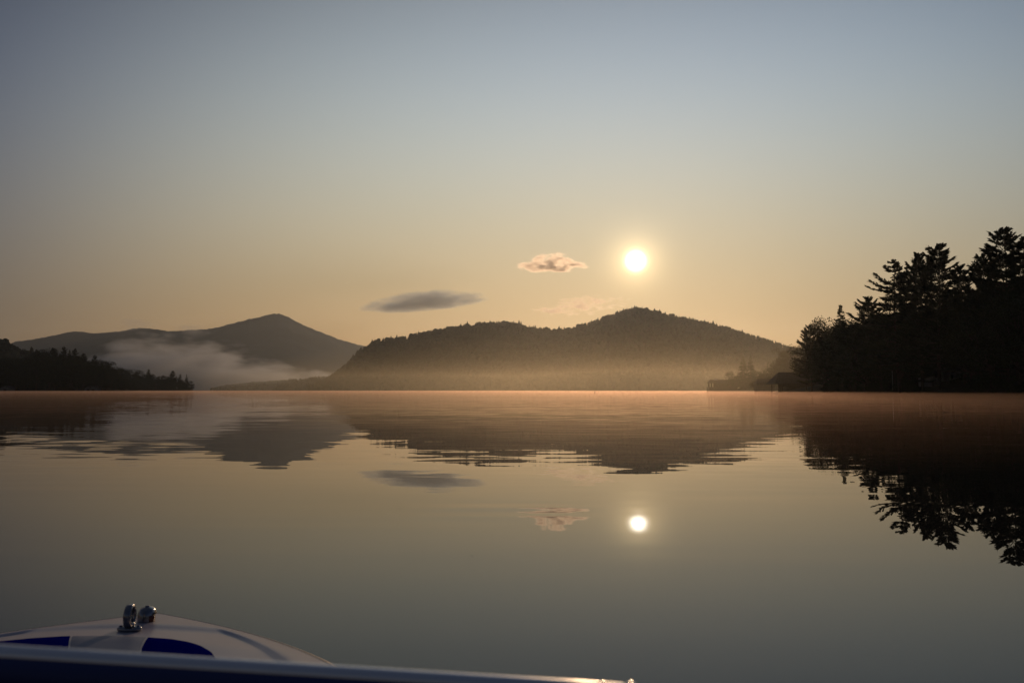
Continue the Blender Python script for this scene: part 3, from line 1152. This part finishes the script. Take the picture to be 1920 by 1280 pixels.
    for h, w in prof:
        for i in range(n):
            a = 2 * math.pi * i / n
            V.append((.031 * w * math.cos(a), .017 * w * math.sin(a), h))
    for j in range(len(prof) - 1):
        for i in range(n):
            V0 = j * n + i
            V1 = j * n + (i + 1) % n
            F.append((V0, V1, V1 + n, V0 + n))
    F.append(tuple(range((len(prof) - 1) * n, len(prof) * n)))
    f.add(V, F)
    f.build("foot", M_chrome, ring, True)
    for sx in (-.022, .022):
        MB().tube([(sx, 0, .0105), (sx, 0, .0125), (sx, 0, .0135)], [.0042, .004, .002], 12).build("screw_or_glint_knob", M_navy, ring, True)
    # the ring itself: a band turned mostly edge-on
    band = MB()
    pts = []
    V, F = [], []
    ang = math.radians(98)
    dx, dy = math.cos(ang), math.sin(ang)
    cz, ro, ri, hw = .036, .0262, .0195, .0088
    nn = 40
    for i in range(nn):
        a = 2 * math.pi * i / nn
        stretch = 1.12
        for rr, hh in ((ri, -hw * .8), (ri, hw * .8), (ri + .002, hw), (ro - .002, hw), (ro, hw * .75), (ro, -hw * .75), (ro - .002, -hw), (ri + .002, -hw)):
            u, zz_ = rr * math.cos(a), cz + rr * stretch * math.sin(a)
            V.append((u * dx - hh * dy, u * dy + hh * dx, zz_))
    for i in range(nn):
        for k in range(8):
            a0, a1 = i * 8 + k, i * 8 + (k + 1) % 8
            b0, b1 = ((i + 1) % nn) * 8 + k, ((i + 1) % nn) * 8 + (k + 1) % 8
            F.append((a0, a1, b1, b0))
    band.add(V, F)
    band.tube([(0, 0, .008), (0, 0, .013), (0, 0, .02)], [.0135, .0115, .0125], 16)
    band.build("band", M_chrome, ring, True)

    # bow light: hooded chrome housing with a red lens
    x, s = deck_local(276, 1153)
    z = dz(x, s) - .001
    lamp = link("bow_light", None, boat, (x, -s, z))
    V, F = [], []
    n, lv2 = 28, 9
    for k in range(lv2):
        t = k / (lv2 - 1)
        for i in range(n):
            a = 2 * math.pi * i / n
            w = .022 * (max(0, 1 - t ** 3.0)) ** .42 + .003
            V.append((w * .95 * math.cos(a), w * 1.15 * math.sin(a), .041 * t))
    for k in range(lv2 - 1):
        for i in range(n):
            a = 2 * math.pi * i / n
            if -0.9 < (a if a < math.pi else a - 2 * math.pi) < .9 and k < 4:
                continue                      # window for the lens
            a0, a1 = k * n + i, k * n + (i + 1) % n
            F.append((a0, a1, a1 + n, a0 + n))
    F.append(tuple(range((lv2 - 1) * n, lv2 * n)))
    link("housing", mesh("housing", V, F, M_chrome, True), lamp)
    l2 = MB().tube([(.001, 0, .001), (.001, 0, .012), (.001, 0, .022)], [.0185, .0185, .016], 24)
    l2.build("lens", M_red, lamp, True)
    MB().tube([(0, 0, .0395), (0, 0, .0412), (0, 0, .042)], [.006, .0055, .003], 14).build("screw_or_glint_knob", M_navy, lamp, True)

    # windscreen: frame bar close to the camera, silver trim on top, tinted pane and posts below it
    a, b = at(0, 1222, .46), at(1165, 1294, .475)
    d = (b - a)
    ws = link("windscreen", None, boat, (0, 0, 0))
    off = Vector((tip.x, tip.y, 0))
    pts = [a - d * .9, a - d * .4, a, a + d * .5, a + d * .9, b]
    c1 = b + Vector((.020, -.006, -.007))
    c2 = b + Vector((.034, -.018, -.03))
    c3 = b + Vector((.042, -.05, -.10))
    bar = [p - off for p in pts + [c1, c2, c3]]
    fr = MB()
    fr.tube([p - Vector((0, 0, .0105)) for p in bar], .0115, 14)
    fr.build("frame", M_navy, ws, True)
    for kx in (1130, 1183):  # small chrome knobs added only to catch the sun as glints on the bar
        kp = at(kx, 1284, .468) - off
        MB().tube([kp - Vector((0, 0, .012)), kp - Vector((0, 0, .003)), kp + Vector((0, 0, .0005)), kp + Vector((0, 0, .002))],
                  [.005, .005, .0038, .0012], 16).build("screw_or_glint_knob", M_glint, ws, True)
    tr = MB()
    tr.tube([p - Vector((0, 0, .0012)) for p in bar], .0056, 12)
    tr.build("trim", M_silver, ws, True)
    lo = [p + Vector((0, .14, -.30)) - off for p in pts]
    hi = [p - Vector((0, 0, .020)) - off for p in pts]
    V = [*hi, *lo, *[p + Vector((0, .006, 0)) for p in hi], *[p + Vector((0, .006, 0)) for p in lo]]
    n = len(pts)
    F = []
    for i in range(n - 1):
        F.append((i, i + 1, n + i + 1, n + i))
        F.append((2 * n + i, 3 * n + i, 3 * n + i + 1, 2 * n + i + 1))
    link("pane", mesh("pane", V, F, M_pane), ws)
    # dashboard edge under the screen
    ds = MB()
    ds.tube([p + Vector((0, -.015, -.062)) - off for p in pts], .024, 10)
    ds.build("dashboard", M_seat, boat, True)


build_boat()


# ------------------------------------------------------------------ clouds, mist and haze
def cloud(name, px0, px1, py0, py1, depth, thick, dens, label, seed, shear=0.0, flat=.6, peak=0.0, aniso=.55, color=(1, .93, .88),
          soft=1.6, ragged=1.6, grain=(2.2, 2.0), thin=0.0):
    """closed lens of droplets; noise eats its edge and its density falls to nothing at the rim"""
    c = at((px0 + px1) / 2, (py0 + py1) / 2, depth)
    sx = (px1 - px0) / 2 / FPX * depth
    sz = (py1 - py0) / 2 / FPX * depth
    bm = bmesh.new()
    bmesh.ops.create_icosphere(bm, subdivisions=4, radius=1)
    for v in bm.verts:
        p = v.co
        z = p.z if p.z > 0 else p.z * flat
        w = 1 - peak * max(0, p.z)
        v.co = Vector((p.x * w * sx, p.y * w * thick, (z + shear * p.x) * sz))
    me = bpy.data.meshes.new(name)
    bm.to_mesh(me)
    bm.free()
    m, N, pv = volume(name + "_vapour", color, dens, aniso)
    m.cycles.volume_step_rate = .3
    tcn = N.new('ShaderNodeTexCoord')
    mp = N.new('ShaderNodeMapping')
    mp.inputs['Location'].default_value = (seed * 3.1, seed, 0)
    mp.inputs['Scale'].default_value = (grain[0] / sx, 1.2 / thick, grain[1] / sz)
    N.put(mp.inputs[0], tcn.outputs['Object'])
    nz = N.new('ShaderNodeTexNoise')
    nz.inputs['Scale'].default_value = 1.0
    nz.inputs['Detail'].default_value = 5
    nz.inputs['Roughness'].default_value = .55
    N.put(nz.inputs['Vector'], mp.outputs[0])
    q = N.new('ShaderNodeSeparateXYZ')
    N.put(q.inputs[0], N.v('DIVIDE', tcn.outputs['Object'], (sx, thick, sz)))
    zq = N.m('SUBTRACT', q.outputs[2], N.m('MULTIPLY', q.outputs[0], shear))
    zf = N.m('MAXIMUM', zq, N.m('DIVIDE', zq, -flat))
    wq = N.m('SUBTRACT', 1.0, N.m('MULTIPLY', N.m('MAXIMUM', zq, 0), peak))
    cq = N.new('ShaderNodeCombineXYZ')
    N.put(cq.inputs[0], N.m('DIVIDE', q.outputs[0], wq))
    N.put(cq.inputs[1], N.m('DIVIDE', q.outputs[1], wq))
    N.put(cq.inputs[2], zf)
    rr = N.v('LENGTH', cq.outputs[0])
    fall = N.m('SUBTRACT', 1.0 - thin, N.m('POWER', rr, soft))
    edge = N.m('MINIMUM', N.m('MULTIPLY', N.m('MAXIMUM', N.m('SUBTRACT', 1.0, rr), 0), 6.0), 1.0)
    d = N.m('MULTIPLY_ADD', N.m('SUBTRACT', nz.outputs[0], .5), ragged, fall)
    d = N.m('MULTIPLY', N.m('MULTIPLY', N.m('MINIMUM', N.m('MAXIMUM', d, 0), 1.0), edge), dens)
    N.put(pv.inputs['Density'], d)
    me.materials.append(m)
    o = link(name, me, loc=c)
    return tag(o, label, "cloud")


cloud("cloud", 668, 922, 543, 598, 14000, 420, .0052, "long grey lens shaped cloud over the gap between mountain and hill", 2.0,
      shear=.38, flat=.5, aniso=.40, color=(.52, .72, 1.0), soft=2.4, ragged=2.7, grain=(2.8, 2.6))
cloud("cloud", 958, 1112, 466, 534, 14000, 260, .0135, "small bright peaked cloud left of the sun", 7.0,
      flat=.4, peak=.62, aniso=.70, soft=1.8, ragged=4.6, grain=(3.6, 4.0), color=(1, .9, .86), thin=.3)
cloud("cloud", 985, 1195, 550, 602, 15000, 250, .0085, "thin pink cloud strip resting on the hill crest under the sun", 8.0,
      shear=.3, flat=.7, aniso=.62, soft=2.0, ragged=6.0, grain=(3.0, 2.2), color=(1, .88, .82), thin=.75)


def box_mesh(name, x0, x1, y0, y1, z0, z1, m):
    return link(name, mesh(name, *(lambda b: (b.v, b.f))(MB().box(x0, x1, y0, y1, z0, z1)), m))


# fog bank clinging to the mountain's foot
def valley_fog():
    m, N, pv = volume("valley_fog_vapour", (.86, .92, 1.0), .01, .35)
    m.cycles.volume_step_rate = .35
    tcn = N.new('ShaderNodeTexCoord')
    g = N.new('ShaderNodeNewGeometry')
    sp = N.new('ShaderNodeSeparateXYZ')
    N.put(sp.inputs[0], g.outputs['Position'])
    mp = N.new('ShaderNodeMapping')
    mp.inputs['Scale'].default_value = (1 / 240, 1 / 300, 1 / 80)
    N.put(mp.inputs[0], g.outputs['Position'])
    nz = N.new('ShaderNodeTexNoise')
    nz.inputs['Scale'].default_value = 1.0
    nz.inputs['Detail'].default_value = 5
    nz.inputs['Roughness'].default_value = .55
    N.put(nz.inputs['Vector'], mp.outputs[0])
    # top of the bank: highest in its middle, low toward both ends
    u = N.m('DIVIDE', sp.outputs[0], sp.outputs[1])
    cv = N.new('ShaderNodeFloatCurve')
    cu = cv.mapping.curves[0]
    for (px, h) in ((120, .2), (190, .62), (230, .84), (300, .90), (370, .84), (430, .66), (480, .55), (560, .36), (640, .22), (700, .0)):
        xx = (px - 60) / 700
        cu.points.new(xx, h)
    cv.mapping.update()
    ux = N.m('DIVIDE', N.m('SUBTRACT', u, (60 - 960) / FPX), 700 / FPX)
    N.put(cv.inputs[1], ux)
    top = N.m('MULTIPLY', cv.outputs[0], 288.0)
    h = N.m('SUBTRACT', 1.0, N.m('DIVIDE', sp.outputs[2], N.m('MAXIMUM', top, 1.0)))
    d = N.m('MULTIPLY_ADD', N.m('SUBTRACT', nz.outputs[0], .5), 4.2, N.m('MULTIPLY', h, 1.3))
    d = N.m('MULTIPLY', N.m('MINIMUM', N.m('MAXIMUM', d, 0), .9), .0048)
    N.put(pv.inputs['Density'], d)
    o = box_mesh("valley_fog", -2500, -650, 3950, 4780, .5, 380, m)
    tag(o, "pale fog bank lying along the foot of the distant mountain", "fog", kind="stuff")


valley_fog()
# tan mist in front of the hill, pink mist skin on the water, thin air over everything
m, _, _ = volume("hill_mist_air", (1.0, .92, .70), 2.5e-4, .72)
foot = [(0, 250), (560, 250), (560, 1404), (-560, 1404)]
V = [(x, y, z) for z in (.3, 27.0) for x, y in foot]
o = link("hill_mist", mesh("hill_mist", V, [(3, 2, 1, 0), (4, 5, 6, 7), (0, 1, 5, 4), (1, 2, 6, 5), (2, 3, 7, 6), (3, 0, 4, 7)], m))
tag(o, "tan mist hanging in front of the hill's foot", "mist", kind="stuff")
m, _, _ = volume("lake_mist_air", (1.0, .70, .56), 1.0e-3, .78)
o = box_mesh("lake_mist", -600, 700, 24, 1403, .04, 1.05, m)
tag(o, "pink mist skin lying on the far water", "mist", kind="stuff")
m, _, _ = volume("haze_air", (.80, .90, 1.0), 3.3e-5, .68)
o = box_mesh("haze", -9300, 9300, -900, 9300, -3, 715, m)
tag(o, "thin morning haze over the whole lake", "haze", kind="stuff")
